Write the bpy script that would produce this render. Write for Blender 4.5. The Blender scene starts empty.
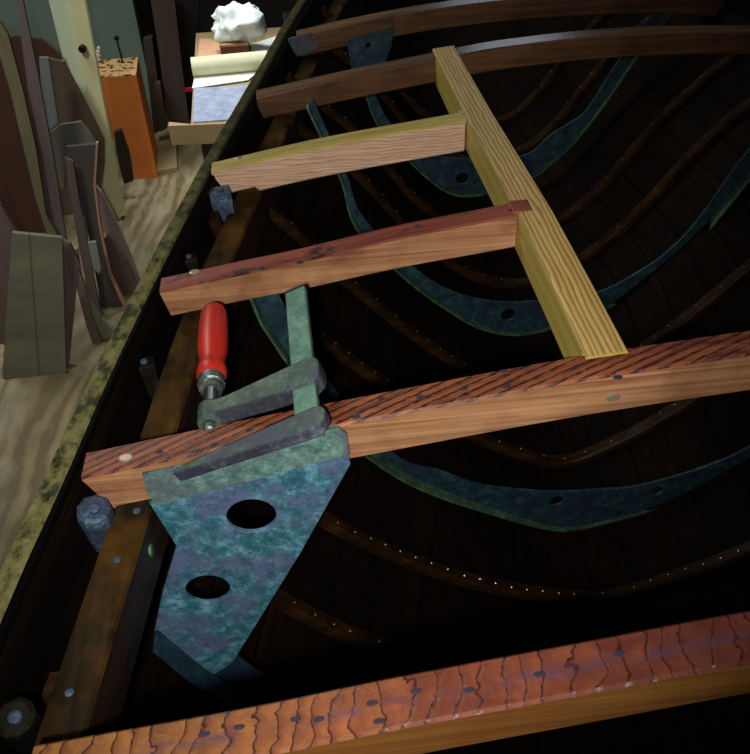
import bpy, bmesh, math, random
from mathutils import Vector, Matrix
random.seed(7)
S = bpy.context.scene
C = S.collection
H = 0.6            # the camera is 0.6 m above the deck line (z = 0); x athwartships, y towards the bow
F = 850.0          # focal length in pixels of the 750 x 754 frame
FLOOR = -0.9
# ------------------------------------------------------------------ camera, and measuring points off the photograph
def _cam():
    up = Vector((-43, 1015, -F)).normalized()
    v = Vector((87, 712, F)); fw = (v - up * v.dot(up)).normalized()
    rt = Vector((up.y*fw.z-up.z*fw.y, up.z*fw.x-up.x*fw.z, up.x*fw.y-up.y*fw.x))
    if rt.x < 0: rt = -rt
    a = math.atan(.19)
    r2 = rt*math.cos(a) + fw*math.sin(a); f2 = -rt*math.sin(a) + fw*math.cos(a)
    return [r2, f2, up]
CM = _cam()
def ray(px, py):
    d = Vector((px-375, 377-py, F)); return Vector([r.dot(d) for r in CM])
def aty(px, py, y):
    d = ray(px, py); return Vector((0, 0, H)) + d*(y/d.y)
def atz(px, py, z):
    d = ray(px, py); return Vector((0, 0, H)) + d*((z-H)/d.z)
def atlean(px, py, yf, zf, lean):
    d = ray(px, py); t = (yf + (H-zf)*lean)/(d.y - d.z*lean); return Vector((0, 0, H)) + d*t
cam = bpy.data.cameras.new('camera'); camo = bpy.data.objects.new('camera', cam); C.objects.link(camo)
cam.lens = 36*F/754; cam.sensor_width = 36; cam.clip_start = .01; cam.clip_end = 50
m = Matrix.Identity(4)
for i in range(3):
    m[i][0] = CM[i].x; m[i][1] = CM[i].y; m[i][2] = -CM[i].z
m[2][3] = H
camo.matrix_world = m
S.camera = camo
S.view_settings.view_transform = 'Standard'
S.view_settings.look = 'None'
S.view_settings.exposure = 0
# ------------------------------------------------------------------ materials
def srgb(r, g, b):
    f = lambda c: (c/255/12.92) if c/255 <= .04045 else ((c/255+.055)/1.055)**2.4
    return (f(r), f(g), f(b), 1)
class N:
    def __init__(s, name, rough=.6, metal=0., spec=.4):
        s.m = bpy.data.materials.new(name); s.m.use_nodes = True; s.t = s.m.node_tree
        s.p = s.t.nodes['Principled BSDF']; s.p.inputs['Roughness'].default_value = rough
        s.p.inputs['Metallic'].default_value = metal
        s.p.inputs['Specular IOR Level'].default_value = spec
        s.tc = s.n('ShaderNodeTexCoord')
    def n(s, k, **kw):
        x = s.t.nodes.new(k)
        for a, b in kw.items(): setattr(x, a, b)
        return x
    def l(s, a, b): s.t.links.new(a, b)
    def map(s, sc=(1, 1, 1), rot=(0, 0, 0), loc=(0, 0, 0), src='Object'):
        x = s.n('ShaderNodeMapping'); x.inputs['Scale'].default_value = sc; x.inputs['Rotation'].default_value = rot
        x.inputs['Location'].default_value = loc; s.l(s.tc.outputs[src], x.inputs['Vector']); return x.outputs['Vector']
    def noise(s, v, scale=5, det=4, rough=.55, dist=0):
        x = s.n('ShaderNodeTexNoise'); x.inputs['Scale'].default_value = scale; x.inputs['Detail'].default_value = det
        x.inputs['Roughness'].default_value = rough; x.inputs['Distortion'].default_value = dist
        s.l(v, x.inputs['Vector']); return x.outputs['Fac']
    def wave(s, v, scale=5, dist=2, det=2, dsc=1, d='X', prof='SIN'):
        x = s.n('ShaderNodeTexWave', bands_direction=d, wave_profile=prof); x.inputs['Scale'].default_value = scale
        x.inputs['Distortion'].default_value = dist; x.inputs['Detail'].default_value = det
        x.inputs['Detail Scale'].default_value = dsc; s.l(v, x.inputs['Vector']); return x.outputs['Fac']
    def vor(s, v, scale=5, feat='DISTANCE_TO_EDGE'):
        x = s.n('ShaderNodeTexVoronoi', feature=feat); x.inputs['Scale'].default_value = scale
        s.l(v, x.inputs['Vector']); return x.outputs['Distance']
    def ramp(s, f, stops):
        x = s.n('ShaderNodeValToRGB'); e = x.color_ramp.elements
        while len(e) < len(stops): e.new(.5)
        for i, (p, c) in enumerate(stops):
            e[i].position = p; e[i].color = c if len(c) == 4 else (*c, 1)
        s.l(f, x.inputs['Fac']); return x.outputs['Color']
    def bw(s, f, a, b): return s.ramp(f, [(a, (0, 0, 0, 1)), (b, (1, 1, 1, 1))])
    def mix(s, fac, a, b, mode='MIX'):
        x = s.n('ShaderNodeMix', data_type='RGBA', blend_type=mode)
        for i, v in ((0, fac), (6, a), (7, b)):
            if hasattr(v, 'is_output'): s.l(v, x.inputs[i])
            else: x.inputs[i].default_value = v
        return x.outputs[2]
    def col(s, c):
        if hasattr(c, 'is_output'): s.l(c, s.p.inputs['Base Color'])
        else: s.p.inputs['Base Color'].default_value = c
        return s
    def bump(s, h, st=.3, d=.002):
        x = s.n('ShaderNodeBump'); x.inputs['Strength'].default_value = st; x.inputs['Distance'].default_value = d
        s.l(h, x.inputs['Height']); s.l(x.outputs['Normal'], s.p.inputs['Normal']); return s
    def rough(s, f, a, b):
        r = s.n('ShaderNodeMapRange'); r.inputs['To Min'].default_value = a; r.inputs['To Max'].default_value = b
        s.l(f, r.inputs['Value']); s.l(r.outputs['Result'], s.p.inputs['Roughness']); return s

def grain(name, dark, light, along='X', fine=70, rough=.55, blot=None, blotamt=.6, bumpst=.15, spec=.35, blotsc=9):
    w = N(name, rough, spec=spec)
    sc = {'X': (3, fine, fine), 'Y': (fine, 3, fine), 'Z': (fine, fine, 3)}[along]
    g = w.noise(w.map(sc), 1, 5, .6, .6)
    c = w.ramp(g, [(.3, dark), (.68, light)])
    sc2 = tuple(x/5 if x > 10 else x for x in sc)
    g2 = w.noise(w.map(sc2), 1, 3, .5, .4)
    c = w.mix(w.bw(g2, .3, .75), c, w.mix(.45, c, (.0, .0, .0, 1)))
    if blot:
        b = w.noise(w.map((1, 1, 1)), blotsc, 4, .6)
        c = w.mix(w.ramp(b, [(.45, (0, 0, 0, 1)), (.7, (blotamt,)*3)]), c, blot)
    w.col(c).bump(g, bumpst); return w.m

# old stripped deck beams: face wood and weathered tops
M_face = grain('old_beam_side', srgb(146, 92, 58), srgb(216, 164, 118), fine=150, blot=srgb(106, 60, 38), blotamt=.6, bumpst=.3, blotsc=14)
M_face_dk = grain('old_beam_dark_side', srgb(84, 54, 34), srgb(132, 90, 54), fine=90, blot=srgb(56, 34, 22), blotamt=.7, blotsc=12)
M_face_or = grain('old_beam_orange_side', srgb(124, 78, 34), srgb(168, 114, 54), fine=140, blot=srgb(120, 60, 24), blotamt=.5)
def top_streaked():
    w = N('beam_top_streaked', .5, spec=.4)
    g = w.noise(w.map((7, 60, 20)), 1, 4, .6, .4)
    c = w.ramp(g, [(.3, srgb(112, 58, 34)), (.65, srgb(160, 92, 56))])
    # dark drying checks that run off the beam edge at a shallow angle
    rot = (0, 0, math.radians(-20))
    mp = w.n('ShaderNodeMapping'); mp.inputs['Rotation'].default_value = rot; w.l(w.tc.outputs['Object'], mp.inputs['Vector'])
    m2 = w.n('ShaderNodeMapping'); m2.inputs['Scale'].default_value = (.12, 1, 1); w.l(mp.outputs['Vector'], m2.inputs['Vector'])
    st = w.wave(m2.outputs['Vector'], 34, 2.6, 3, 22, 'Y')
    m3 = w.n('ShaderNodeMapping'); m3.inputs['Scale'].default_value = (10, 150, 10); w.l(mp.outputs['Vector'], m3.inputs['Vector'])
    fi = w.noise(m3.outputs['Vector'], 1, 4, .6)
    c = w.mix(w.ramp(fi, [(.36, (.7,)*3), (.52, (0, 0, 0))]), c, srgb(58, 24, 18))
    c = w.mix(w.ramp(st, [(.06, (.95,)*3), (.26, (0, 0, 0))]), c, srgb(34, 14, 12))
    bl = w.noise(w.map((14, 60, 10)), 1, 5, .7)
    c = w.mix(w.ramp(bl, [(.58, (0, 0, 0, 1)), (.66, (.9,)*3)]), c, srgb(40, 28, 36))
    p = w.noise(w.map((3, 9, 3), loc=(2, 1, 0)), 1.6, 2)
    c = w.mix(w.ramp(p, [(.45, (0, 0, 0, 1)), (.7, (.4,)*3)]), c, srgb(112, 48, 42))
    return w.col(c).bump(st, .25, .002).m
def top_red():
    w = N('beam_top_red', .5, spec=.22)
    g = w.noise(w.map((4, 60, 30)), 1, 5, .6, .5)
    c = w.ramp(g, [(.3, srgb(92, 38, 32)), (.66, srgb(150, 78, 58))])
    bl = w.noise(w.map((16, 38, 12)), 1, 5, .65)
    c = w.mix(w.ramp(bl, [(.54, (0, 0, 0, 1)), (.64, (.9,)*3)]), c, srgb(34, 14, 16))
    p = w.noise(w.map((5, 8, 3), loc=(5, 0, 0)), 1.2, 2)
    c = w.mix(w.ramp(p, [(.5, (0, 0, 0, 1)), (.7, (.6,)*3)]), c, srgb(150, 84, 62))
    return w.col(c).bump(g, .25).m
def top_checked():
    w = N('beam_top_cross_checked', .4, spec=.5)
    g = w.noise(w.map((9, 30, 20)), 1, 5, .6, .5)
    c = w.ramp(g, [(.3, srgb(112, 56, 36)), (.68, srgb(164, 92, 60))])
    yl = w.noise(w.map((2.2, 4, 1), loc=(1.35, 0, 0)), 1.5, 2)
    # more yellow towards the rail end
    sx = w.n('ShaderNodeSeparateXYZ'); w.l(w.tc.outputs['Object'], sx.inputs[0])
    mr = w.n('ShaderNodeMapRange'); mr.inputs['From Min'].default_value = .3; mr.inputs['From Max'].default_value = .04
    w.l(sx.outputs['X'], mr.inputs['Value'])
    c = w.mix(mr.outputs['Result'], c, w.mix(.72, c, srgb(176, 122, 54)))
    mr2 = w.n('ShaderNodeMapRange'); mr2.inputs['From Min'].default_value = .2; mr2.inputs['From Max'].default_value = .52
    w.l(sx.outputs['X'], mr2.inputs['Value'])
    c = w.mix(mr2.outputs['Result'], c, w.mix(.65, c, srgb(84, 40, 38)))
    bo = w.noise(w.map((1, 1, 1), loc=(4, 2, 0)), 38, 5, .7)
    c = w.mix(w.ramp(bo, [(.42, (.75,)*3), (.6, (0, 0, 0))]), c, w.mix(.5, c, srgb(70, 28, 24)))
    ck = w.wave(w.map((1, 1, 1), rot=(0, 0, math.radians(12))), 19, 8.5, 4, 1.5, 'X', 'SAW')
    ck2 = w.vor(w.map((34, 52, 20)), 1)
    line = w.ramp(ck, [(.0, (1, 1, 1, 1)), (.05, (.9,)*3), (.12, (0, 0, 0, 1)), (.97, (0, 0, 0)), (1., (.8,)*3)])
    line2 = w.ramp(ck2, [(.0, (.25,)*3), (.025, (0, 0, 0))])
    c = w.mix(w.ramp(ck, [(.1, (.45,)*3), (.7, (0, 0, 0))]), c, srgb(92, 34, 26))
    c = w.mix(line2, c, srgb(84, 30, 24)); c = w.mix(line, c, srgb(58, 22, 18))
    ab = w.n('ShaderNodeMath', operation='ABSOLUTE'); sb = w.n('ShaderNodeMath', operation='SUBTRACT'); sb.inputs[1].default_value = .019
    w.l(sx.outputs['Y'], sb.inputs[0]); w.l(sb.outputs[0], ab.inputs[0])
    ctr = w.ramp(ab.outputs[0], [(.0015, (.8,)*3), (.006, (0, 0, 0))]); cn = w.noise(w.map((24, 60, 10)), 1, 4, .7)
    c = w.mix(w.mix(1, ctr, w.bw(cn, .42, .6), 'MULTIPLY'), c, srgb(86, 62, 84))
    ln = w.noise(w.map((10, 90, 10)), 1, 4, .7)
    c = w.mix(w.ramp(ln, [(.62, (0, 0, 0, 1)), (.72, (.6,)*3)]), c, srgb(80, 58, 74))
    return w.col(c).bump(w.bw(ck, 0, .3), .35, .002).m
def top_plain(name, a, b):
    w = N(name, .3, spec=.8)
    g = w.noise(w.map((4, 50, 30)), 1, 5, .6, .5)
    return w.col(w.ramp(g, [(.3, a), (.68, b)])).bump(g, .2).m
M_top3, M_top2, M_top5 = top_streaked(), top_red(), top_checked()
M_topf = top_plain('beam_top_brown', srgb(74, 52, 38), srgb(128, 98, 74))
def pine(name, dark, light, line, sc, dist, rot=(0, 0, 0), d='Y', along='X', amt=.75):
    w = N(name, .5, spec=.4)
    fine = {'X': (5, 120, 120), 'Y': (120, 5, 120)}[along]
    g = w.noise(w.map(fine), 1, 4, .6)
    c = w.ramp(g, [(.3, dark), (.7, light)])
    st = {'X': (.16, 1, 1), 'Y': (1, .16, 1)}[along]
    r = w.wave(w.map(st, rot=rot), sc, dist, 2, 1.4, d, 'SAW')
    c = w.mix(w.ramp(r, [(.35, (0, 0, 0, 1)), (.92, (amt,)*3), (1., (0, 0, 0))]), c, line)
    return w.col(c).bump(g, .1).m
M_pine_face = pine('new_pine_side', srgb(208, 170, 138), srgb(238, 202, 170), srgb(166, 116, 90), 58, 9, d='Z', amt=.7)
M_pine_top = pine('new_pine_top', srgb(170, 150, 74), srgb(206, 186, 104), srgb(140, 118, 52), 16, 3, amt=.4)
M_carl_top = pine('carlin_top', srgb(186, 154, 84), srgb(222, 190, 116), srgb(120, 76, 30), 52, 4.5, d='X', along='Y', amt=.8)
M_carl_side = pine('carlin_side', srgb(176, 154, 70), srgb(206, 184, 98), srgb(146, 120, 50), 14, 2, d='Z', along='Y', amt=.3)
def patina(name, base, teal, pale, purple, sc=30, rough=.55, metal=.15):
    w = N(name, rough, metal, .4)
    n1 = w.noise(w.map(), sc, 9, .82, .15); n2 = w.noise(w.map(loc=(3, 2, 1)), sc*.42, 6, .68); n3 = w.noise(w.map(loc=(7, 7, 2)), sc*5, 6, .75)
    n4 = w.noise(w.map(loc=(1, 9, 4)), sc*1.6, 8, .8)
    c = w.ramp(n1, [(.36, base), (.5, teal), (.64, pale)])
    c = w.mix(w.ramp(n2, [(.47, (0, 0, 0, 1)), (.6, (.85,)*3)]), c, purple)
    c = w.mix(w.ramp(n4, [(.5, (0, 0, 0, 1)), (.62, (.6,)*3)]), c, base)
    c = w.mix(w.ramp(n3, [(.5, (0, 0, 0, 1)), (.7, (.5,)*3)]), c, base)
    return w.col(c).bump(n3, .3).m
M_knee = patina('verdigris_bronze', srgb(44, 80, 98), srgb(66, 128, 142), srgb(134, 192, 212), srgb(104, 108, 150), 52)
M_kneefl = patina('pale_verdigris', srgb(70, 92, 96), srgb(104, 148, 136), srgb(150, 182, 176), srgb(98, 100, 112), 60)
M_purple = patina('purple_oxide', srgb(56, 52, 62), srgb(86, 80, 96), srgb(112, 110, 124), srgb(66, 84, 84), 40)
M_frame = patina('painted_frame', srgb(20, 36, 42), srgb(38, 66, 76), srgb(58, 94, 100), srgb(36, 50, 68), 40)
M_frame_fl = patina('frame_flange_green', srgb(40, 62, 44), srgb(72, 108, 74), srgb(104, 142, 100), srgb(52, 80, 76), 50)
M_blue = patina('blue_oxide', srgb(34, 44, 60), srgb(66, 90, 112), srgb(120, 150, 172), srgb(60, 70, 92), 60)
def blackhull():
    w = N('tarred_planking', .6, spec=.03)
    uv = w.map((1, 1, 1), src='UV')
    gm = w.n('ShaderNodeMapping'); gm.inputs['Scale'].default_value = (90, 3, 1); w.l(w.tc.outputs['UV'], gm.inputs['Vector'])
    g = w.noise(gm.outputs['Vector'], 1, 5, .65)
    c = w.ramp(g, [(.35, srgb(10, 6, 4)), (.75, srgb(38, 24, 16))])
    b = w.noise(w.map(), 5, 4, .6)
    c = w.mix(w.ramp(b, [(.4, (.85,)*3), (.65, (0, 0, 0))]), c, srgb(12, 8, 6))
    sx = w.n('ShaderNodeSeparateXYZ'); w.l(w.tc.outputs['UV'], sx.inputs[0])
    mu = w.n('ShaderNodeMath', operation='MULTIPLY'); mu.inputs[1].default_value = 11; w.l(sx.outputs['X'], mu.inputs[0])
    fr = w.n('ShaderNodeMath', operation='FRACT'); w.l(mu.outputs[0], fr.inputs[0])
    seam = w.ramp(fr.outputs[0], [(.0, (1, 1, 1, 1)), (.03, (0, 0, 0, 1)), (.97, (0, 0, 0, 1)), (1., (1, 1, 1, 1))])
    c = w.mix(seam, c, srgb(4, 3, 3))
    inv = w.n('ShaderNodeInvert'); w.l(seam, inv.inputs['Color'])
    return w.col(c).bump(inv.outputs['Color'], .4, .003).m
M_hull = blackhull()
M_oak = grain('bent_oak', srgb(26, 17, 10), srgb(70, 46, 24), 'X', 40, .4, blot=srgb(16, 11, 8), spec=.06)
M_shelf = grain('tarred_shelf', srgb(18, 15, 12), srgb(58, 46, 30), 'Y', 70, .7, blot=srgb(112, 74, 20), blotamt=.75, spec=.04, blotsc=7)
M_shelf_side = grain('tarred_shelf_side', srgb(22, 15, 10), srgb(54, 34, 22), 'Y', 50, .5)
def railm():
    w = N('flaking_paint_edge', .7, spec=.08)
    n1 = w.noise(w.map((1, .6, 1)), 55, 6, .7)
    c = w.ramp(n1, [(.36, srgb(40, 44, 30)), (.46, srgb(104, 100, 58)), (.7, srgb(142, 134, 88))])
    n2 = w.noise(w.map(loc=(2, 5, 0)), 24, 5, .65)
    c = w.mix(w.ramp(n2, [(.52, (0, 0, 0, 1)), (.6, (.85,)*3)]), c, srgb(36, 44, 36))
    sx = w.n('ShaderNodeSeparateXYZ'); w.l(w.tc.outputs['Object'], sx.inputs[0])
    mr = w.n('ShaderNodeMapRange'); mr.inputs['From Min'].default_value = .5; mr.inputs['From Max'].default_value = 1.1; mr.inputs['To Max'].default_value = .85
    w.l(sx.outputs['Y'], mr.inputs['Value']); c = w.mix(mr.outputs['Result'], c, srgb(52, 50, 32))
    return w.col(c).bump(n1, .4).m
M_rail = railm()
M_black = N('tar_black', .5, spec=.15).col(srgb(18, 15, 12)).m
def tarblk():
    w = N('tarred_wood', .5, spec=.2); n1 = w.noise(w.map((30, 5, 30)), 1, 5, .7)
    return w.col(w.ramp(n1, [(.4, srgb(14, 12, 9)), (.8, srgb(46, 42, 30))])).bump(n1, .5, .004).m
M_tar = tarblk()
M_brass = N('brass_rivet', .35, .8).col(srgb(150, 120, 66)).m
M_screw = N('bronze_screw', .4, .5).col(srgb(176, 158, 136)).m
M_nail = N('weathered_nail', .7, 0, .2).col(srgb(58, 50, 62)).m
M_bar = patina('clamp_bar_green', srgb(70, 106, 92), srgb(98, 140, 122), srgb(124, 164, 144), srgb(84, 112, 106), 40)
M_cast = patina('clamp_cast_green', srgb(54, 66, 58), srgb(82, 104, 90), srgb(116, 132, 120), srgb(72, 74, 92), 34)
M_cast_s = patina('clamp_cast_shaded', srgb(42, 46, 54), srgb(66, 72, 78), srgb(124, 124, 150), srgb(62, 60, 84), 30)  # shade and sheen of the faces turned from the light, put into colour
def redm():
    w = N('red_lacquer', .42, spec=.35); n1 = w.noise(w.map(), 90, 5, .6); n2 = w.noise(w.map((60, 8, 60)), 1, 3)
    c = w.ramp(n2, [(.3, srgb(176, 34, 24)), (.7, srgb(212, 58, 38))])
    return w.col(w.mix(w.ramp(n1, [(.66, (0, 0, 0, 1)), (.7, (.9,)*3)]), c, srgb(60, 16, 16))).m
M_red = redm()
M_steel = patina('greasy_steel', srgb(60, 68, 66), srgb(110, 122, 116), srgb(160, 172, 164), srgb(84, 92, 96), 80, .35, .6)
M_thread = N('dark_thread', .4, .5).col(srgb(52, 52, 54)).m

def ply(name, a, b, st=None, along='Y', sc=4):
    w = N(name, .65)
    g = w.wave(w.map({'Y': (1, .3, 1), 'X': (.3, 1, 1), 'Z': (1, 1, .3)}[along]), sc, 9, 4, 1.3, 'X')
    c = w.ramp(g, [(.2, a), (.8, b)])
    n = w.noise(w.map(loc=(3, 1, 2)), 3.2, 6, .62)
    c = w.mix(w.ramp(n, [(.38, (.8,)*3), (.62, (0, 0, 0))]), c, st or a)
    return w.col(c).m
def floorm():
    w = N('shop_floor_plywood', .6)
    g = w.wave(w.map((1.2, .35, 1), rot=(0, 0, .35)), 5, 12, 4, 1.2, 'X')
    c = w.ramp(g, [(.2, srgb(98, 84, 58)), (.8, srgb(136, 118, 84))])
    n = w.noise(w.map((1.4, .5, 1), loc=(3, 1, 2)), 4.6, 7, .68)
    c = w.mix(w.ramp(n, [(.5, (0, 0, 0, 1)), (.6, (.7,)*3)]), c, srgb(150, 142, 118))
    n2 = w.noise(w.map((1, .7, 1), loc=(9, 1, 2)), 3, 5, .6)
    c = w.mix(w.ramp(n2, [(.42, (.7,)*3), (.6, (0, 0, 0))]), c, srgb(84, 76, 48))
    return w.col(c).m
M_floor = floorm()
def flat(name, c, var=.25, sc=20, rough=.7, grainy=None):
    w = N(name, rough, spec=.25)
    n = w.noise(w.map(grainy or (1, 1, 1)), sc if not grainy else 1, 5, .6)
    d = tuple(x*(1-var) for x in c[:3]) + (1,); e = tuple(min(1, x*(1+var)) for x in c[:3]) + (1,)
    return w.col(w.ramp(n, [(.3, d), (.7, e)])).m

# ------------------------------------------------------------------ building helpers
ORG = {}
def setp(o, label=None, cat=None, group=None, kind=None):
    if label: o['label'] = label
    if cat: o['category'] = cat
    if group: o['group'] = group
    if kind: o['kind'] = kind
    return o
def thing(name, label, cat, loc, group=None):
    o = bpy.data.objects.new(name, None); o.empty_display_size = .03; C.objects.link(o); o.location = loc
    ORG[o] = Vector(loc); return setp(o, label, cat, group)
def link(name, bm, mats, parent=None, origin=None, smooth=None, autos=35):
    """bm is in world space; the object's origin goes to its parent's origin or to the given one"""
    org = ORG[parent] if parent is not None else Vector(origin or (0, 0, 0))
    bmesh.ops.translate(bm, verts=bm.verts, vec=-org)
    bmesh.ops.recalc_face_normals(bm, faces=bm.faces)
    me = bpy.data.meshes.new(name)
    if smooth is not None:
        for f in bm.faces: f.smooth = True
        for e in bm.edges:
            e.smooth = not (len(e.link_faces) == 2 and e.calc_face_angle(0) > math.radians(autos))
    bm.to_mesh(me); bm.free()
    for x in (mats if isinstance(mats, (list, tuple)) else [mats]): me.materials.append(x)
    o = bpy.data.objects.new(name, me); C.objects.link(o)
    if parent is not None: o.parent = parent
    else: o.location = org
    ORG[o] = org; return o
def prism(bm, pts, vec, mat=0):
    """closed polygon of world points extruded along vec"""
    a = [bm.verts.new(p) for p in pts]; b = [bm.verts.new(Vector(p)+Vector(vec)) for p in pts]
    n = len(pts); fs = [bm.faces.new(a), bm.faces.new(b[::-1])]
    for i in range(n): fs.append(bm.faces.new((a[i], b[i], b[(i+1) % n], a[(i+1) % n])))
    for f in fs: f.material_index = mat
    return fs
def loft(bm, secs, closed=True, caps=True, mat=0):
    rings = [[bm.verts.new(p) for p in s] for s in secs]
    n = len(secs[0]); fs = []
    for r, q in zip(rings, rings[1:]):
        for i in range(n if closed else n-1):
            fs.append(bm.faces.new((r[i], r[(i+1) % n], q[(i+1) % n], q[i])))
    if caps and closed:
        fs.append(bm.faces.new(rings[0][::-1])); fs.append(bm.faces.new(rings[-1]))
    for f in fs: f.material_index = mat
    return fs
def box(bm, lo, hi, bev=0, mat=0, rot=None, piv=None):
    lo, hi = Vector(lo), Vector(hi)
    r = bmesh.ops.create_cube(bm, size=1, matrix=Matrix.Translation((lo+hi)/2) @ Matrix.Diagonal((*(hi-lo), 1)))
    vs = r['verts']
    if bev:
        es = list({e for v in vs for e in v.link_edges})
        rr = bmesh.ops.bevel(bm, geom=es, offset=bev, segments=2, affect='EDGES', profile=.6)
        vs = list({v for f in rr['faces'] for v in f.verts} | {v for v in vs if v.is_valid})
        for f in rr['faces']: f.material_index = mat
    for v in vs:
        for f in v.link_faces: f.material_index = mat
    if rot is not None:
        bmesh.ops.rotate(bm, verts=list({v for v in vs}), cent=piv if piv is not None else (lo+hi)/2, matrix=rot)
    return vs
def lathe(bm, prof, base, axis, n=24, mat=0):
    """prof: (distance along axis, radius)"""
    axis = Vector(axis).normalized(); u = axis.orthogonal().normalized(); v = axis.cross(u); base = Vector(base)
    return loft(bm, [[base+axis*t+(u*math.cos(k*2*math.pi/n)+v*math.sin(k*2*math.pi/n))*r for k in range(n)] for t, r in prof], mat=mat)
def catmull(pts, x):
    """smooth interpolation of y over x through sorted points"""
    if x <= pts[0][0]:
        (a, b), (c, d) = pts[0], pts[1]; return b+(x-a)*(d-b)/(c-a)
    if x >= pts[-1][0]:
        (a, b), (c, d) = pts[-2], pts[-1]; return d+(x-c)*(d-b)/(c-a)
    for i in range(len(pts)-1):
        if pts[i][0] <= x <= pts[i+1][0]: break
    def sl(j):
        if j == 0: return (pts[1][1]-pts[0][1])/(pts[1][0]-pts[0][0])
        if j == len(pts)-1: return (pts[-1][1]-pts[-2][1])/(pts[-1][0]-pts[-2][0])
        return (pts[j+1][1]-pts[j-1][1])/(pts[j+1][0]-pts[j-1][0])
    x0, y0 = pts[i]; x1, y1 = pts[i+1]; h = x1-x0; t = (x-x0)/h; m0, m1 = sl(i)*h, sl(i+1)*h
    return (2*t**3-3*t*t+1)*y0+(t**3-2*t*t+t)*m0+(-2*t**3+3*t*t)*y1+(t**3-t*t)*m1

# ------------------------------------------------------------------ deck beams
def beam(name, label, pts, y0, y1, h, mats, xr=None, slant=.016, tongue=None, notch=None):
    xl = pts[0][0]; xr = xr if xr is not None else pts[-1][0]
    bm = bmesh.new(); secs = []; n = 56; c = .0025
    for i in range(n+1):
        f = i/n; x = xl+(xr-xl)*f; zt = catmull(pts, x)
        hh = h(x) if callable(h) else h
        sl = slant if i == 0 else 0
        j = lambda s: (random.random()-.5)*s
        secs.append([(x, y0+c, zt), (x, y1-c, zt), (x, y1, zt-c), (x+sl, y1, zt-hh+c), (x+sl, y1-c, zt-hh), (x+sl, y0+c, zt-hh), (x+sl, y0, zt-hh+c), (x, y0, zt-c)])
    loft(bm, secs)
    bm.normal_update()
    if tongue:   # dovetail tongue let into the carlin
        zt = catmull(pts, xr)
        box(bm, (xr-.004, y0+.004, zt-.006), (xr+tongue, y1-.001, zt+.0025))
    bmesh.ops.recalc_face_normals(bm, faces=bm.faces)
    for f in bm.faces:
        f.material_index = 0 if f.normal.z > .55 else 1
    o = link(name, bm, mats, origin=(xl, y0, 0))
    # keep texture coordinates continuous: origin at the rail end of each beam
    return setp(o, label, 'deck beam')
def stud(parent, name, mat, p, r=.0042, up=(0, 0, 1), h=.0012, sq=1., label=None):
    bm = bmesh.new(); lathe(bm, [(-.001, r), (h*.5, r), (h, r*.75), (h*1.02, r*.2)], p, up, 12)
    if sq != 1:
        for v in bm.verts: v.co.x = p[0]+(v.co.x-p[0])*sq
    o = link(name, bm, mat, parent)
    if label: o['label'] = label
    return o
P5 = [(-.236, -.002), (-.075, .016), (.024, .032), (.172, .051), (.293, .066), (.47, .076), (.65, .066), (.77, .051), (.92, .032), (1.02, .016), (1.18, -.004)]
P3 = [(-.241, .004), (-.1, .025), (.027, .042), (.241, .067), (.429, .081), (.5, .082), (.6, .08), (.76, .067), (.97, .042), (1.17, .004)]
P2 = [(-.190, .011), (-.075, .028), (-.011, .037), (.117, .059), (.262, .077)]
P1 = [(-.139, .007), (.034, .034), (.262, .059)]
P0 = [(-.069, .004), (.1, .029), (.26, .05), (.386, .064), (.609, .071), (.865, .058), (1.0, .042), (1.07, .03)]
PM = [(.017, .004), (.15, .024), (.295, .04), (.48, .05), (.65, .05), (.8, .044), (.95, .025)]
b5 = beam('deck_beam', 'foreground orange-red deck beam with a cross-checked top, nearest the camera', P5, .295, .335, .046, [M_top5, M_face_or])
b3 = beam('deck_beam', 'old deck beam carrying the green clamp and bronze knee, its top streaked with dark diagonal checks', P3, .6, .637, .05, [M_top3, M_face], slant=.02)
b2 = beam('deck_beam', 'short red-topped old deck beam just beyond the red clamp handle, ending at the new carlin', P2, .906, .939, lambda x: .041+.006*max(0, min(1, (x+.1)/.3)), [M_top2, M_face], xr=.259, slant=.008, tongue=.02)
b1 = beam('deck_beam', 'short new pale pine deck beam with a yellow top and pinkish side', P1, 1.235, 1.27, lambda x: .043 if x < -.07 else .051, [M_pine_top, M_pine_face], xr=.258, slant=.02, tongue=.018)
b0 = beam('deck_beam', 'long brown deck beam crossing behind the far end of the new carlin', P0, 1.527, 1.567, .042, [M_topf, M_face_dk], slant=.003)
bm1 = beam('deck_beam', 'farthest brown deck beam at the top edge of the photo', PM, 1.847, 1.89, .044, [M_topf, M_face_dk], slant=.01)
def on_top(pts, px, py):
    z = .03
    for _ in range(8): q = atz(px, py, z); z = catmull(pts, q.x)
    return Vector((q.x, q.y, z))
stud(b3, 'screw_head', M_screw, on_top(P3, 126, 458), .006, sq=1.3)
stud(b2, 'screw_head', M_screw, on_top(P2, 195, 272), .006, sq=1.2)
stud(b1, 'screw_head', M_screw, on_top(P1, 239, 158), .0055, sq=1.2)
for px, py in [(297, 719), (320, 719), (373, 703), (380, 721), (417, 691), (470, 690), (540, 674), (620, 653), (205, 734), (240, 727)]:
    stud(b5, 'nail_head', M_nail, on_top(P5, px, py), .0021, sq=2.4, h=.0006)
for px, py in [(382, 399), (357, 417), (421, 397), (464, 389), (504, 371), (507, 387), (618, 377), (215, 445), (250, 430), (160, 452)]:
    stud(b3, 'nail_head', M_nail, on_top(P3, px, py), .0024, sq=1.9, h=.0006)
for px, py in [(262, 268), (300, 262), (330, 250), (418, 226), (512, 210)]:
    stud(b2, 'nail_head', M_nail, on_top(P2, px, py), .003, sq=1.5, h=.0008)
p = aty(613, 397, .6)
stud(b3, 'nail_head', M_screw, p, .005, up=(0, -1, 0), sq=1.5, label='pale filled nail hole on the near side')
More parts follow.
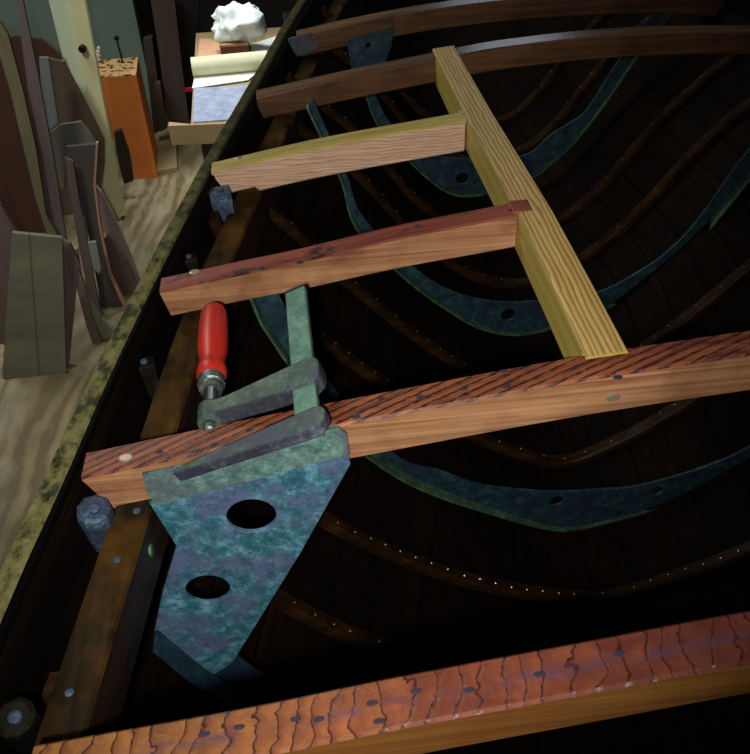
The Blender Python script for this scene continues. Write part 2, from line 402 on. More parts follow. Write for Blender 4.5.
# ------------------------------------------------------------------ carlin
bm = bmesh.new()
KZ = [(.626, .0735), (.66, .0745), (.9, .077), (1.1, .068), (1.25, .061), (1.527, .0555), (1.566, .0555)]
secs = []
for y in [.626, .6372, .6374, .75, .9, 1.05, 1.25, 1.4, 1.5266, 1.5268, 1.566]:
    zt = catmull(KZ, y)
    lap = y < .6373 or y > 1.5267
    zl = zt+.001; zr = zt+.004
    if y < .6373: dz = .0035
    elif y > 1.5267: dz = .0035
    else: dz = .05
    x0, x1 = .26, .302; c = .002
    secs.append([(x0, y, zl-c), (x0+c, y, zl), (x1-c, y, zr), (x1, y, zr-c), (x1, y, zr-dz), (x0, y, zl-dz)])
loft(bm, secs)
bmesh.ops.recalc_face_normals(bm, faces=bm.faces)
for f in bm.faces: f.material_index = 0 if f.normal.z > .5 else 1
carlin = setp(link('carlin', bm, [M_carl_top, M_carl_side], origin=(.28, .626, .0)),
     'new yellow pine carlin running fore and aft across the deck beams', 'timber')

# ------------------------------------------------------------------ hull
RO = [(-.6, -.352), (-.1, -.352), (.2, -.332), (.478, -.299), (.586, -.281), (.773, -.252), (.976, -.215), (1.293, -.152), (1.58, -.088), (2.081, .024), (2.5, .145), (2.9, .28), (3.3, .43)]
HS = {
 -.6: [(-.325, 0), (-.325, -.15), (-.3, -.3), (-.24, -.44), (-.13, -.58), (-.03, -.66), (.1, -.73), (.28, -.77), (.47, -.79)],
 .2: [(-.308, 0), (-.308, -.14), (-.288, -.29), (-.228, -.43), (-.12, -.57), (-.02, -.65), (.11, -.72), (.28, -.765), (.47, -.785)],
 .6: [(-.256, 0), (-.252, -.12), (-.235, -.26), (-.175, -.39), (-.07, -.53), (.02, -.605), (.14, -.67), (.30, -.725), (.47, -.745)],
 1.02: [(-.186, 0), (-.17, -.08), (-.12, -.18), (-.045, -.32), (.055, -.43), (.155, -.52), (.265, -.605), (.365, -.66), (.47, -.70)],
 1.44: [(-.098, 0), (-.075, -.06), (-.005, -.13), (.06, -.2), (.12, -.275), (.185, -.355), (.275, -.445), (.365, -.515), (.47, -.545)],
 1.86: [(-.006, 0), (.02, -.05), (.085, -.11), (.145, -.17), (.195, -.235), (.255, -.32), (.325, -.39), (.40, -.42), (.47, -.435)],
 2.4: [(.13, 0), (.15, -.05), (.2, -.1), (.245, -.15), (.285, -.2), (.325, -.25), (.37, -.29), (.42, -.315), (.47, -.325)],
 2.9: [(.296, 0), (.305, -.04), (.325, -.08), (.345, -.11), (.365, -.14), (.39, -.17), (.415, -.19), (.44, -.205), (.47, -.215)],
 3.3: [(.446, 0), (.448, -.02), (.45, -.04), (.452, -.06), (.454, -.075), (.457, -.09), (.461, -.1), (.465, -.105), (.47, -.11)]}
HY = sorted(HS)
CX = .47
def section(y, sub=3):
    """inside of the planking at station y, rail to keel (left half), resampled finely"""
    base = [(catmull([(k, HS[k][i][0]) for k in HY], y), catmull([(k, HS[k][i][1]) for k in HY], y)) for i in range(9)]
    out = []
    for i in range(8):
        for s in range(sub):
            t = s/sub
            def cr(d):
                p0 = base[max(0, i-1)][d]; p1 = base[i][d]; p2 = base[i+1][d]; p3 = base[i+2][d] if i < 7 else base[7][d]
                if i == 7 and d == 0: p3 = 2*CX-base[7][0]
                return .5*((2*p1)+(-p0+p2)*t+(2*p0-5*p1+4*p2-p3)*t*t+(-p0+3*p1-3*p2+p3)*t**3)
            out.append((cr(0), cr(1)))
    out.append(base[8])
    return out
def full(y, sub=3):
    l = section(y, sub); return l + [(2*CX-x, z) for x, z in l[-2::-1]]
bm = bmesh.new(); ys = [-.6+.1*i for i in range(39)] + [3.3]
uvl = bm.loops.layers.uv.new('UVMap')
grid = []; L = []
for y in ys:
    s = full(y); row = []; gl = 0; gg = []
    for i, (x, z) in enumerate(s):
        if i: gl += math.dist(s[i], s[i-1])
        row.append(bm.verts.new((x, y, z))); gg.append(i/(len(s)-1))
    grid.append(row); L.append(gg)
for a in range(len(ys)-1):
    for i in range(len(grid[0])-1):
        f = bm.faces.new((grid[a][i], grid[a][i+1], grid[a+1][i+1], grid[a+1][i])); f.smooth = True
        for lp, (r, k) in zip(f.loops, ((a, i), (a, i+1), (a+1, i+1), (a+1, i))):
            lp[uvl].uv = (L[r][k]*2.2, ys[r])
hull = link('hull_planking', bm, M_hull, origin=(CX, 0, -.785))
sol = hull.modifiers.new('thickness', 'SOLIDIFY'); sol.thickness = .014; sol.offset = 0
# make sure the planking grows outwards
setp(hull, 'dark tarred wooden hull planking curving down inside the boat under the deck beams', 'hull')
# sheer strake, the plank edge seen from above
bm = bmesh.new(); secs = []
for k in range(80):
    y = -.55+k*.048; x = catmull(RO, y); w_ = .0195
    jit = (random.random()-.5)*.0016
    secs.append([(x+jit, y, .002), (x+w_-.003, y, .003), (x+w_, y, 0), (x+w_+.002, y, -.055), (x-.003, y, -.055)])
loft(bm, secs); bmesh.ops.recalc_face_normals(bm, faces=bm.faces)
for f in bm.faces: f.material_index = 0 if f.normal.z > .3 else 1
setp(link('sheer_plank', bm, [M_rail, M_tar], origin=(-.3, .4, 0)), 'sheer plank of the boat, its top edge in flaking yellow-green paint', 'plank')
# beam shelf
SI = [(-.5, -.262), (0, -.25), (.2, -.236), (.36, -.217), (.6, -.184), (.704, -.166), (.82, -.147), (1.07, -.103), (1.25, -.068), (1.5, -.013), (1.77, .046), (2.2, .142), (2.6, .25)]
SZ = [(-.5, -.05), (.3, -.05), (.6, -.0475), (.92, -.032), (1.25, -.042), (1.53, -.042), (1.85, -.044), (2.6, -.05)]
bm = bmesh.new(); secs = []
for k in range(64):
    y = -.5+k*.048; x = catmull(SI, y); zt = catmull(SZ, y)-.001
    secs.append([(x-.038, y, zt), (x-.003, y, zt), (x, y, zt-.004), (x+.001, y, zt-.068), (x-.036, y, zt-.068)])
loft(bm, secs); bmesh.ops.recalc_face_normals(bm, faces=bm.faces)
for f in bm.faces: f.material_index = 0 if f.normal.z > .5 else 1
shelf = setp(link('beam_shelf', bm, [M_shelf, M_shelf_side], origin=(-.2, .3, -.05)), 'golden brown tarred beam shelf running along the inside of the hull under the beam ends', 'timber')
for px, py in [(69, 692), (117, 560), (137, 512)]:
    p = atz(px, py, -.05); stud(shelf, 'bolt_head', M_blue, (p.x, p.y, catmull(SZ, p.y)-.001), .004)
p = Vector((catmull(SI, .59)+.0, .575, -.085)); stud(shelf, 'bolt_head', M_frame_fl, (-.1875, .57, -.078), .007, up=(1, 0, 0), h=.002, label='green bolt head')

# ------------------------------------------------------------------ bent oak frames with rivets
def inset(pts, d):
    out = []
    for i, (x, z) in enumerate(pts):
        a = pts[max(0, i-1)]; b = pts[min(len(pts)-1, i+1)]
        tx, tz = b[0]-a[0], b[1]-a[1]; l = math.hypot(tx, tz) or 1
        out.append((x-tz/l*d, z+tx/l*d))
    return out
riv_me = None
WY = [(.13, 'nearest'), (.27, ''), (.44, ''), (.74, ''), (.88, ''), (1.16, ''), (1.3, ''), (1.58, ''), (1.72, ''), (2.0, ''), (2.14, '')]
WL = {.13: 'dark bent oak frame nearest the camera, hidden below the foreground beam', .27: 'dark bent oak frame beneath the foreground beam',
 .44: 'dark bent oak frame just beyond the foreground beam', .74: 'riveted bent oak frame, first one seen beyond the bronze knee plate',
 .88: 'riveted bent oak frame just nearer than the first teal floor frame', 1.16: 'riveted bent oak frame, next beyond the teal floor frame with three holes',
 1.3: 'riveted bent oak frame just nearer than the second teal floor frame', 1.58: 'riveted bent oak frame, next beyond the second teal floor frame',
 1.72: 'riveted bent oak frame just nearer than the farthest teal floor frame', 2.0: 'bent oak frame, next beyond the farthest teal floor frame', 2.14: 'farthest bent oak frame, deep in the bow'}
for y, _ in WY:
    if y < .4: continue
    s = [q for q in full(y, 4)]
    o1 = inset(s, .007); o2 = inset(s, .022)
    o1, o2 = [list(zip(o1, o2))[i] for i in range(0)] or (o1, o2)
    bm = bmesh.new(); w_ = .013; secs = []
    for i in range(1, len(s)-1):
        if s[i][1] > (-.085 if y < 1 else -.03): continue
        (ax, az), (bx, bz) = o1[i], o2[i]
        mx, mz = ax+(bx-ax)*.75, az+(bz-az)*.75
        secs.append([(ax, y-w_, az), (mx, y-w_, mz), (bx, y-w_*.7, bz), (bx, y+w_*.7, bz), (mx, y+w_, mz), (ax, y+w_, az)])
    loft(bm, secs)
    fr = setp(link('bent_frame', bm, M_oak, origin=(CX, y, min(z for x, z in s)), smooth=1), WL[y], 'boat frame', 'bent oak frames inside the hull')
    acc = 0; last = None
    for i in range(4, len(s)-4):
        if last: acc += math.dist(o2[i], last)
        last = o2[i]
        if acc > .03:
            acc = 0; x, z = o2[i]
            if x > 1.0: continue
            if riv_me is None:
                rb = bmesh.new(); bmesh.ops.create_icosphere(rb, subdivisions=1, radius=.0026)
                riv_me = bpy.data.meshes.new('rivet'); rb.to_mesh(riv_me); rb.free(); riv_me.materials.append(M_brass)
            r = bpy.data.objects.new('rivet', riv_me); C.objects.link(r); r.parent = fr
            r.location = Vector((x, y+(random.random()-.5)*.006, z)) - ORG[fr]

# ------------------------------------------------------------------ plates cut from 2D outlines (holes allowed), lying in an x-z plane
def plate(name, outer, holes, y, th, mat, parent=None, origin=None, bev=.0006):
    cu = bpy.data.curves.new(name, 'CURVE'); cu.dimensions = '2D'; cu.fill_mode = 'BOTH'; cu.extrude = th/2; cu.bevel_depth = bev
    for pts in [outer]+holes:
        sp = cu.splines.new('POLY'); sp.points.add(len(pts)-1); sp.use_cyclic_u = True
        for q, (x, z) in zip(sp.points, pts): q.co = (x, z, 0, 1)
    t = bpy.data.objects.new('tmp', cu); C.objects.link(t)
    dg = bpy.context.evaluated_depsgraph_get(); dg.update()
    me = bpy.data.meshes.new_from_object(t.evaluated_get(dg)); bpy.data.objects.remove(t)
    bm = bmesh.new(); bm.from_mesh(me); bpy.data.meshes.remove(me)
    for v in bm.verts: v.co = (v.co.x, y+v.co.z, v.co.y)
    bmesh.ops.remove_doubles(bm, verts=bm.verts, dist=1e-5)
    for f in bm.faces: f.material_index = 0
    return link(name, bm, mat, parent, origin)
def circ(x, z, r, n=28): return [(x+r*math.cos(k*2*math.pi/n), z+r*math.sin(k*2*math.pi/n)) for k in range(n)]
def smoothline(pts, k=5):
    out = []
    for i in range(len(pts)-1):
        p0 = pts[max(0, i-1)]; p1 = pts[i]; p2 = pts[i+1]; p3 = pts[min(len(pts)-1, i+2)]
        for s in range(k):
            t = s/k
            out.append(tuple(.5*((2*p1[d])+(-p0[d]+p2[d])*t+(2*p0[d]-5*p1[d]+4*p2[d]-p3[d])*t*t+(-p0[d]+3*p1[d]-3*p2[d]+p3[d])*t**3) for d in (0, 1)))
    out.append(pts[-1]); return out
def floor_frame(y, inner, outer, holes, label, extin, extout):
    i2 = smoothline([tuple(aty(*p, y).xz) for p in inner]+extin); o2 = smoothline([tuple(aty(*p, y).xz) for p in outer]+extout)
    t = thing('floor_frame', label, 'boat frame', (CX, y, min(z for x, z in o2)), 'teal metal floor frames')
    hs = [circ(aty(px, py, y).x, aty(px, py, y).z, r, 18) for px, py, r in holes]
    plate('web_plate', i2+o2[::-1], hs, y, .004, M_frame, t)
    bm = bmesh.new(); o3 = inset(o2, .004)
    def fd(x): return .004+.019*min(1, abs(x-CX-.06)/.4)
    secs = [[(a[0], y-.002, a[1]), (b[0], y-.002, b[1]), (b[0], y-.002-fd(a[0]), b[1]), (a[0], y-.002-fd(a[0]), a[1])] for a, b in zip(o2, o3)]
    loft(bm, secs); link('flange', bm, M_frame_fl, t)
    return t
floor_frame(1.02, [(262, 262), (283, 303), (292, 320), (345, 403), (400, 458), (440, 470), (480, 484), (545, 491), (600, 489), (640, 485), (700, 468), (750, 446)],
  [(240, 262), (255, 303), (270, 330), (330, 415), (378, 457), (430, 486), (490, 508), (545, 525), (580, 526), (640, 512), (700, 488), (750, 462)],
  [(556, 500, .013), (657, 490, .012), (605, 503, .006), (640, 504, .004)], 'teal metal floor frame with dark lightening holes, below the clamped deck beam',
  [(.86, -.4), (.95, -.25), (1.02, -.1)], [(.88, -.44), (.99, -.28), (1.07, -.1)])
floor_frame(1.44, [(313, 100), (346, 173), (364, 218), (419, 271), (457, 293), (494, 301), (531, 301), (595, 293), (641, 270), (670, 249), (699, 218), (745, 154)],
  [(306, 104), (339, 175), (354, 222), (398, 269), (441, 303), (483, 327), (531, 332), (600, 309), (643, 287), (687, 255), (712, 219), (757, 162)],
  [(508, 314, .016)], 'teal metal floor frame with one dark hole, seen either side of the carlin foot', [(.93, -.03)], [(.95, -.03)])
floor_frame(1.86, [(374, 90), (388, 120), (420, 150), (455, 158), (522, 156), (550, 135), (571, 122), (587, 109), (617, 63)],
  [(364, 92), (382, 130), (440, 187), (480, 194), (530, 178), (550, 163), (566, 149), (587, 125), (609, 95), (630, 63)],
  [(462, 178, .016)], 'farthest teal metal floor frame, beyond the pale pine beam', [(.8, .0)], [(.83, .0)])

# ------------------------------------------------------------------ hanging knees
def knee(dx, y, sc, label):
    """outline measured on the clamped knee, in the plane of the beam face"""
    pts = [(150, 502), (346, 450), (350, 463), (300, 552), (232, 662), (210, 676), (182, 654), (155, 630), (163, 592), (177, 545)]
    Yk = .594
    pl = [tuple(aty(*p, Yk).xz) for p in pts]
    z0 = -.035
    def tr(p): return (-.19+(p[0]+.19)*sc+dx, (p[1])*sc)
    pl = [tr(p) for p in pl]
    t = thing('hanging_knee', label, 'knee bracket', (tr((-.18, 0))[0], y, tr((0, z0))[1]))
    c1 = aty(251.5, 515.5, Yk); c2 = aty(208, 588.5, Yk)
    hs = []
    for c, r in ((c1, .0262), (c2, .0252)):
        q = tr((c.x, c.z)); hs.append(circ(q[0], q[1], r*sc, 36))
    plate('knee_plate', pl, hs, y, .004, M_knee, t)
    return t, tr, Yk
kn, tr, Yk = knee(0, .5955, 1, 'verdigris bronze hanging knee plate with two round holes, held by the clamp')
# flange fastened to the face of the beam
fl = [tuple(aty(*p, .594).xz) for p in [(143, 473), (200, 461), (262, 446), (338, 427), (346, 433), (349, 452), (240, 481), (156, 503), (148, 490)]]
plate('beam_flange', fl, [], .5925, .003, M_kneefl, kn)
bm = bmesh.new()   # lower arm that carries on down the inside of the hull
arm = [tuple(aty(*p, .594).xz) for p in [(155, 630), (182, 654), (210, 676)]]
a0, a1 = arm[0], arm[2]
low = [(a0[0], a0[1]), (-.165, -.365), (-.075, -.5), (.03, -.585)]
lw = smoothline(low, 6); li = inset(lw, .004)
loft(bm, [[(a[0], .5935, a[1]), (b[0], .5935, b[1]), (b[0], .565, b[1]), (a[0], .565, a[1])] for a, b in zip(lw, li)])
link('hull_flange', bm, M_frame, kn)
web = smoothline([(-.136*1.045, -.318), (-.075, -.43), (.05, -.545)], 6); wo = smoothline([(-.168, -.358), (-.072, -.5), (.03, -.585)], 6)
plate('lower_arm', web+wo[::-1], [], .6005, .004, M_frame, kn)
k2 = thing('hanging_knee', 'dim bluish hanging knee plate under the left end of the farthest deck beam', 'knee bracket', (.1, 1.842, -.03))
plate('knee_plate', [tuple(aty(*p, 1.842).xz) for p in [(347, 40), (394, 28), (391, 46), (378, 80), (362, 92), (352, 72)]], [circ(aty(368, 45, 1.842).x, aty(368, 45, 1.842).z, .006, 14)], 1.842, .004, M_frame, k2)
plate('beam_flange', [tuple(aty(*p, 1.842).xz) for p in [(288, 39), (311, 33), (319, 47), (313, 51), (293, 58)]], [], 1.8435, .003, M_purple, k2)
plate('web_plate', [tuple(aty(*p, 1.842).xz) for p in [(311, 34), (350, 26), (394, 16), (394, 29), (347, 41), (319, 47)]], [], 1.8445, .002, M_face_dk, k2)

# ------------------------------------------------------------------ frame heads between rail and shelf
def head(px, py, z, r, label, mat, yaw=.2, kind='round'):
    p = atz(px, py, z)
    t = thing('frame_head', label, 'frame head', (p.x, p.y, z-.07))
    bm = bmesh.new()
    if kind == 'round':
        lathe(bm, [(-.07, r*.85), (-.012, r), (-.003, r*.95), (0, r*.72)], (p.x, p.y, z), (.1, -.25, 1), 9)
    else:
        box(bm, (p.x-r, p.y-r*.8, z-.06), (p.x+r, p.y+r*.8, z), .0015, rot=Matrix.Rotation(yaw, 3, 'Z'))
    po = link('post', bm, mat, t)
    bm = bmesh.new(); lathe(bm, [(-.002, r*.34), (.0025, r*.34), (.004, r*.18)], (p.x+r*.1, p.y-r*.1, z+.0005), (.1, -.25, 1), 8); link('bolt_head', bm, M_blue, po)
    return t
head(93, 508, -.022, .0175, 'stubby blue-green frame head beside the rail end of the clamped beam', M_blue)
head(14, 716, -.03, .017, 'dark round frame head in the lower left corner', M_tar)
head(143, 362, -.03, .013, 'black frame head with a worn bolt, left of the red clamp handle', M_tar, kind='sq')
head(188, 257, -.025, .012, 'worn frame head just behind the rail end of the red-topped beam', M_tar, kind='sq')
head(219, 190, -.006, .0165, 'square blue frame head under the rail end of the pale pine beam', M_blue, kind='sq')
head(243, 118, -.02, .018, 'black frame head between the pale pine beam and the brown beam', M_tar, kind='sq')
head(294, 13, -.03, .024, 'small dark frame head at the farthest beam end', M_tar, kind='sq')

# ------------------------------------------------------------------ bar clamp lying across the clamped beam
org = Vector((-.014, .583, .0585))
tl = math.radians(20)
ex = Vector((math.cos(tl), 0, math.sin(tl))); ey = Vector((0, 1, 0)); ez = Vector((-math.sin(tl), 0, math.cos(tl)))
yawc = math.radians(.8); Rz = Matrix.Rotation(yawc, 3, 'Z'); ex, ey = Rz@ex, Rz@ey
def K(a, b, c): return org+ex*a+ey*b+ez*c
cl = thing('bar_clamp', 'green bar clamp with a red wooden handle gripping the bronze knee plate', 'clamp', org)
def kpoly(name, outline, c0, c1, mats, side=None, bev=.0012):
    bm = bmesh.new(); prism(bm, [K(a, b, c0) for a, b in outline], ez*(c1-c0))
    bmesh.ops.recalc_face_normals(bm, faces=bm.faces)
    if bev: bmesh.ops.bevel(bm, geom=bm.edges[:], offset=bev, segments=2, affect='EDGES', profile=.6)
    bm.normal_update()
    for f in bm.faces: f.material_index = 0 if f.normal.dot(ez) > .5 else 1
    return link(name, bm, mats, cl)
bar_o = kpoly('bar', [(-.0125, 0.0), (.0115, .0), (.0115, .2205), (-.0125, .2205)], .0, .0075, [M_bar, M_bar])
bm = bmesh.new()
for s in ((-.0118, .2205), ):
    prism(bm, [K(-.0128, .2195, -.0004), K(.0118, .2195, -.0004), K(.0118, .2195, .0082), K(-.0128, .2195, .0082)], ey*.0022)
o = link('bar_end', bm, M_black, bar_o); o['label'] = 'dark dipped end of the bar'
# fixed jaw at the near end, reaching left along the knee
kpoly('fixed_jaw', [(.018, -.004), (.0195, .004), (.016, .012), (.008, .0145), (-.05, .0105), (-.105, .0065), (-.138, .0035), (-.141, .0), (-.138, -.003), (-.10, -.006), (-.045, -.0105), (.004, -.0145), (.013, -.0125)], -.0045, .0095, [M_cast, M_cast_s], bev=.0025)
# sliding arm
arm_o = kpoly('sliding_arm', [(.016, .056), (.0185, .064), (.0185, .078), (.0145, .086), (.006, .088), (-.035, .0845), (-.085, .080), (-.102, .082), (-.114, .078), (-.1165, .070), (-.112, .0625), (-.10, .061), (-.07, .058), (-.03, .052), (.008, .050)], -.010, .0105, [M_cast, M_cast_s], bev=.0025)
sx = -.107
bm = bmesh.new()
rr = lambda b: K(sx, b, 0)
lathe(bm, [(.058, .012), (.060, .0125), (.082, .0125), (.084, .0115)], K(sx, 0, 0), ey, 20); link('screw_boss', bm, M_cast, arm_o)
bm = bmesh.new(); pr = []
b = .086
while b < .112:
    pr += [(b, .0062), (b+.0012, .0077)]; b += .0024
lathe(bm, [(.052, .0062), (.0585, .0062)]+[(.084, .0062)]+pr+[(.114, .0062)], K(sx, 0, 0), ey, 18); spn = link('threaded_spindle', bm, M_thread, cl)
bm = bmesh.new(); lathe(bm, [(.0475, .0035), (.049, .0058), (.053, .0064), (.0555, .0064)], K(sx, 0, 0), ey, 18); link('spindle_tip', bm, M_steel, spn)
bm = bmesh.new()
hp = [(.1295, .0145), (.134, .0164), (.141, .0167), (.147, .0158), (.154, .0141), (.162, .0146), (.176, .0165), (.200, .0172), (.224, .0168), (.240, .0160), (.250, .0150), (.2555, .0132), (.2580, .0095), (.259, .004)]
lathe(bm, hp, K(sx, 0, 0), ey, 32); o = link('handle', bm, M_red, cl, smooth=1, autos=50); o['label'] = 'red lacquered turned wooden handle'
bm = bmesh.new(); lathe(bm, [(.110, .0085), (.1115, .0125), (.114, .0132), (.117, .0128), (.1185, .0145), (.129, .0145), (.130, .0135)], K(sx, 0, 0), ey, 28); link('ferrule', bm, M_steel, o, smooth=1)

# ------------------------------------------------------------------ workshop
def quad(name, pts, mat, kind='structure'):
    bm = bmesh.new(); bm.faces.new([bm.verts.new(p) for p in pts]); o = link(name, bm, mat); o['kind'] = kind; return o
bm = bmesh.new(); box(bm, (-2.6, -2, FLOOR-.05), (4, 6.5, FLOOR)); o = link('floor', bm, M_floor); o['kind'] = 'structure'
M_wall = flat('grey_green_paint', srgb(104, 122, 112), .08, 6)
M_walld = flat('dark_wall', srgb(46, 40, 36), .2, 5)
bm = bmesh.new(); box(bm, (-2.6, 3.62, FLOOR), (-.6, 3.68, 1.6)); o = link('wall_back', bm, M_wall); o['kind'] = 'structure'
bm = bmesh.new(); box(bm, (-2.65, -2, FLOOR), (-2.6, 6.5, 1.6)); o = link('wall_left', bm, M_walld); o['kind'] = 'structure'
bm = bmesh.new(); box(bm, (-.595, 3.9, FLOOR), (4, 3.95, 1.6)); o = link('wall_right', bm, flat('unlit_black_wall', srgb(24, 21, 20), .3, 8)); o['kind'] = 'structure'  # near-black colour stands in for the unlit space past the bench
def panel(name, label, cat, pts, yf, lean, th, col, group=None, var=.18, gr=(25, 25, 3), zf=FLOOR, drop=True, mat=None):
    P = [atlean(px, py, yf, zf, lean) for px, py in pts]
    mn = min(p.z for p in P)
    bm = bmesh.new(); prism(bm, P, Vector((0, th, 0)))
    o = link(name, bm, mat or flat(name+'_finish', col, var, grainy=gr), origin=(sum(p.x for p in P)/len(P), yf, mn))
    return setp(o, label, cat, group)
G = 'templates and offcuts leaning in the workshop'
def wide_mat():
    w = N('pale_plywood_panel', .65); n = w.noise(w.map((4, 4, 10)), 1, 5, .6)
    c = w.ramp(n, [(.3, srgb(86, 88, 72)), (.7, srgb(116, 116, 96))])
    sx = w.n('ShaderNodeSeparateXYZ'); w.l(w.tc.outputs['Object'], sx.inputs[0])
    ab = w.n('ShaderNodeMath', operation='ABSOLUTE'); ad = w.n('ShaderNodeMath', operation='MULTIPLY_ADD'); ad.inputs[1].default_value = -.2; w.l(sx.outputs['Z'], ad.inputs[0]); w.l(sx.outputs['X'], ad.inputs[2])
    sh = w.n('ShaderNodeMath', operation='ADD'); sh.inputs[1].default_value = .045; w.l(ad.outputs[0], sh.inputs[0]); w.l(sh.outputs[0], ab.inputs[0])
    return w.col(w.mix(w.ramp(ab.outputs[0], [(.0, (.7,)*3), (.004, (0, 0, 0))]), c, srgb(50, 50, 42))).m
panel('plywood_board', 'wide grey-green plywood panel with a scribed centre line, in front of the pile at left', 'board', [(12, 233), (62, 238), (66, 375), (2, 378)], 1.93, .10, .012, None, G, mat=wide_mat())
panel('batten', 'narrow mauve batten tight against the right edge of the wide plywood panel', 'board', [(62, 240), (70, 244), (79, 262), (68, 371), (62, 373)], 1.96, .11, .012, srgb(98, 84, 80), G)
panel('curved_template', 'pale grey-green curved template sweeping down to the floor right of the plywood panel', 'template', [(64, 249), (77, 249), (82, 278), (90, 300), (102, 320), (118, 334), (109, 351), (99, 336), (86, 308), (74, 280)], 2.08, .12, .012, srgb(122, 124, 104), G)
panel('batten', 'mauve batten standing just behind the pale curved template foot', 'board', [(78, 268), (84, 285), (92, 318), (106, 352), (98, 359), (86, 325), (77, 290)], 2.06, .12, .012, srgb(112, 92, 88), G)
panel('batten', 'greenish batten leaning at far left from the top corner of the photo', 'board', [(0, 22), (8, 35), (24, 95), (36, 150), (46, 215), (60, 240), (50, 244), (36, 200), (24, 150), (10, 90), (-8, 30)], 2.12, .24, .014, srgb(88, 84, 60), G)
panel('plank', 'long mauve plank with a pale right edge, crossing the middle of the leaning pile', 'board', [(14, -14), (20, -14), (38, 75), (52, 150), (60, 200), (68, 250), (60, 252), (46, 205), (36, 150), (26, 75)], 2.16, .22, .012, srgb(84, 72, 72), G)
panel('offcut', 'short blue-grey offcut standing high in the pile beside the round brown board', 'board', [(39, 58), (48, 58), (58, 122), (50, 130), (44, 125)], 2.42, .2, .012, srgb(92, 98, 98), G)
panel('angled_panel', 'large dark brown panel with a sloping top edge, behind the pile', 'board', [(46, 58), (64, 62), (84, 100), (104, 140), (104, 164), (100, 194), (92, 215), (60, 215), (50, 130)], 2.62, .12, .012, srgb(72, 58, 46), G)
panel('grey_board', 'grey board with a square top leaning in front of the dark brown panel', 'board', [(50, 133), (60, 125), (81, 122), (90, 133), (97, 144), (82, 147), (66, 147), (64, 190), (58, 188)], 2.34, .2, .012, srgb(82, 80, 70), G)
panel('curved_template', 'charcoal curved template with a copper coloured edge, in the middle of the pile', 'template', [(66, 147), (97, 144), (94, 185), (99, 225), (110, 275), (128, 313), (116, 332), (104, 326), (98, 290), (90, 243), (78, 190)], 2.24, .16, .012, srgb(62, 58, 54), G)
panel('copper_edge_strip', 'thin copper coloured strip along the edge of the charcoal template', 'strip', [(96, 143), (98, 143), (95.5, 185), (100.5, 225), (111.5, 275), (129, 312), (127, 314), (109, 276), (98.5, 226), (93.5, 185)], 2.225, .16, .012, srgb(150, 112, 88), G)
panel('curved_template', 'lavender grey curved template at the right edge of the pile, next to the open floor', 'template', [(94, 184), (101, 192), (118, 225), (131, 256), (141, 284), (136, 292), (124, 262), (106, 236), (98, 215)], 2.36, .16, .012, srgb(128, 112, 110), G)
panel('pointed_template', 'brown pointed template leaning low at the right of the pile', 'template', [(103, 240), (108, 235), (125, 259), (138, 288), (129, 312), (118, 290), (110, 268)], 2.3, .14, .01, srgb(82, 66, 58), G)
panel('batten', 'brown batten running down the middle of the pile, left of the charcoal template', 'board', [(65, 158), (73, 162), (80, 205), (88, 243), (96, 290), (104, 322), (98, 326), (86, 285), (74, 220)], 2.2, .16, .012, srgb(84, 70, 64), G)
panel('offcut', 'small pale offcut caught low in the pile before the charcoal template', 'board', [(88, 243), (96, 242), (101, 268), (99, 274), (93, 268)], 2.17, .16, .01, srgb(110, 112, 104), G)
panel('round_board', 'dark red-brown board with a rounded top at far left behind the battens', 'board', [(-14, 60), (0, 42), (14, 36), (40, 39), (60, 54), (66, 100), (62, 180), (52, 232), (18, 234), (-14, 190)], 2.72, .1, .014, srgb(62, 40, 30), G)
panel('plank', 'dull mauve plank at the left picture edge beside the plywood panel', 'board', [(-12, 196), (0, 204), (18, 234), (12, 240), (4, 345), (-12, 340)], 2.0, .12, .012, srgb(92, 76, 72), G)
# cream post
bm = bmesh.new()
pp = [(49, 0), (68, 0), (112, 222), (104, 226)]
q = [aty(x, y, 2.86) for x, y in [(48, -2), (84, -2), (126, 212), (100, 212)]]
prism(bm, q, (0, .012, 0)); 
post = thing('cream_post', 'tall cream painted post standing left of the orange box', 'post', (-.7, 2.86, FLOOR))
M_cream = flat('cream_paint', srgb(206, 202, 156), .06, 8); M_cream2 = flat('pale_green_paint', srgb(188, 200, 172), .06, 8)
bm.free(); bm = bmesh.new()
B0 = [aty(84, -2, 2.80), aty(124, 212, 2.80), aty(113, 232, 2.80), aty(68, -2, 2.80)]
prism(bm, B0, (0, .03, 0)); pf = link('post_face', bm, M_cream, post)
bm = bmesh.new()
B1 = [aty(68.5, -2, 2.82), aty(110, 215, 2.82), aty(96, 190, 2.82), aty(48, -2, 2.82)]
prism(bm, B1, (0, .05, 0)); link('post_side', bm, M_cream2, post)
bm = bmesh.new(); p = aty(83, 48, 2.80); lathe(bm, [(0, .012), (.018, .012), (.022, .009)], p, (0, -1, .1), 14); o = link('knob', bm, M_black, pf); o['label'] = 'black knob'
# orange box
ob = thing('orange_box', 'upright orange wooden box with a marked top on the workshop floor', 'box', (-.62, 3.15, FLOOR))
M_or = flat('orange_paint', srgb(206, 118, 52), .1, 14); M_or2 = flat('orange_paint_edge', srgb(214, 140, 76), .08, 14)
def ortop():
    w = N('orange_box_top', .6); n = w.noise(w.map(), 45, 3, .5)
    return w.col(w.ramp(n, [(.4, srgb(72, 46, 30)), (.46, srgb(206, 160, 104)), (.7, srgb(214, 176, 120))])).m
zt = -.497
bl = aty(137, 180, 3.1)
tf = [atz(98, 77, zt), atz(136, 75, zt), atz(138, 57, zt), atz(99, 60, zt)]
bm = bmesh.new()
base = [Vector((p.x, p.y, FLOOR)) for p in tf]
loft(bm, [base, [p-Vector((0, 0, .004)) for p in tf]]); link('box_body', bm, [M_or], ob)
bm = bmesh.new(); loft(bm, [[p-Vector((0, 0, .004)) for p in tf], tf]); link('box_top', bm, ortop(), ob)
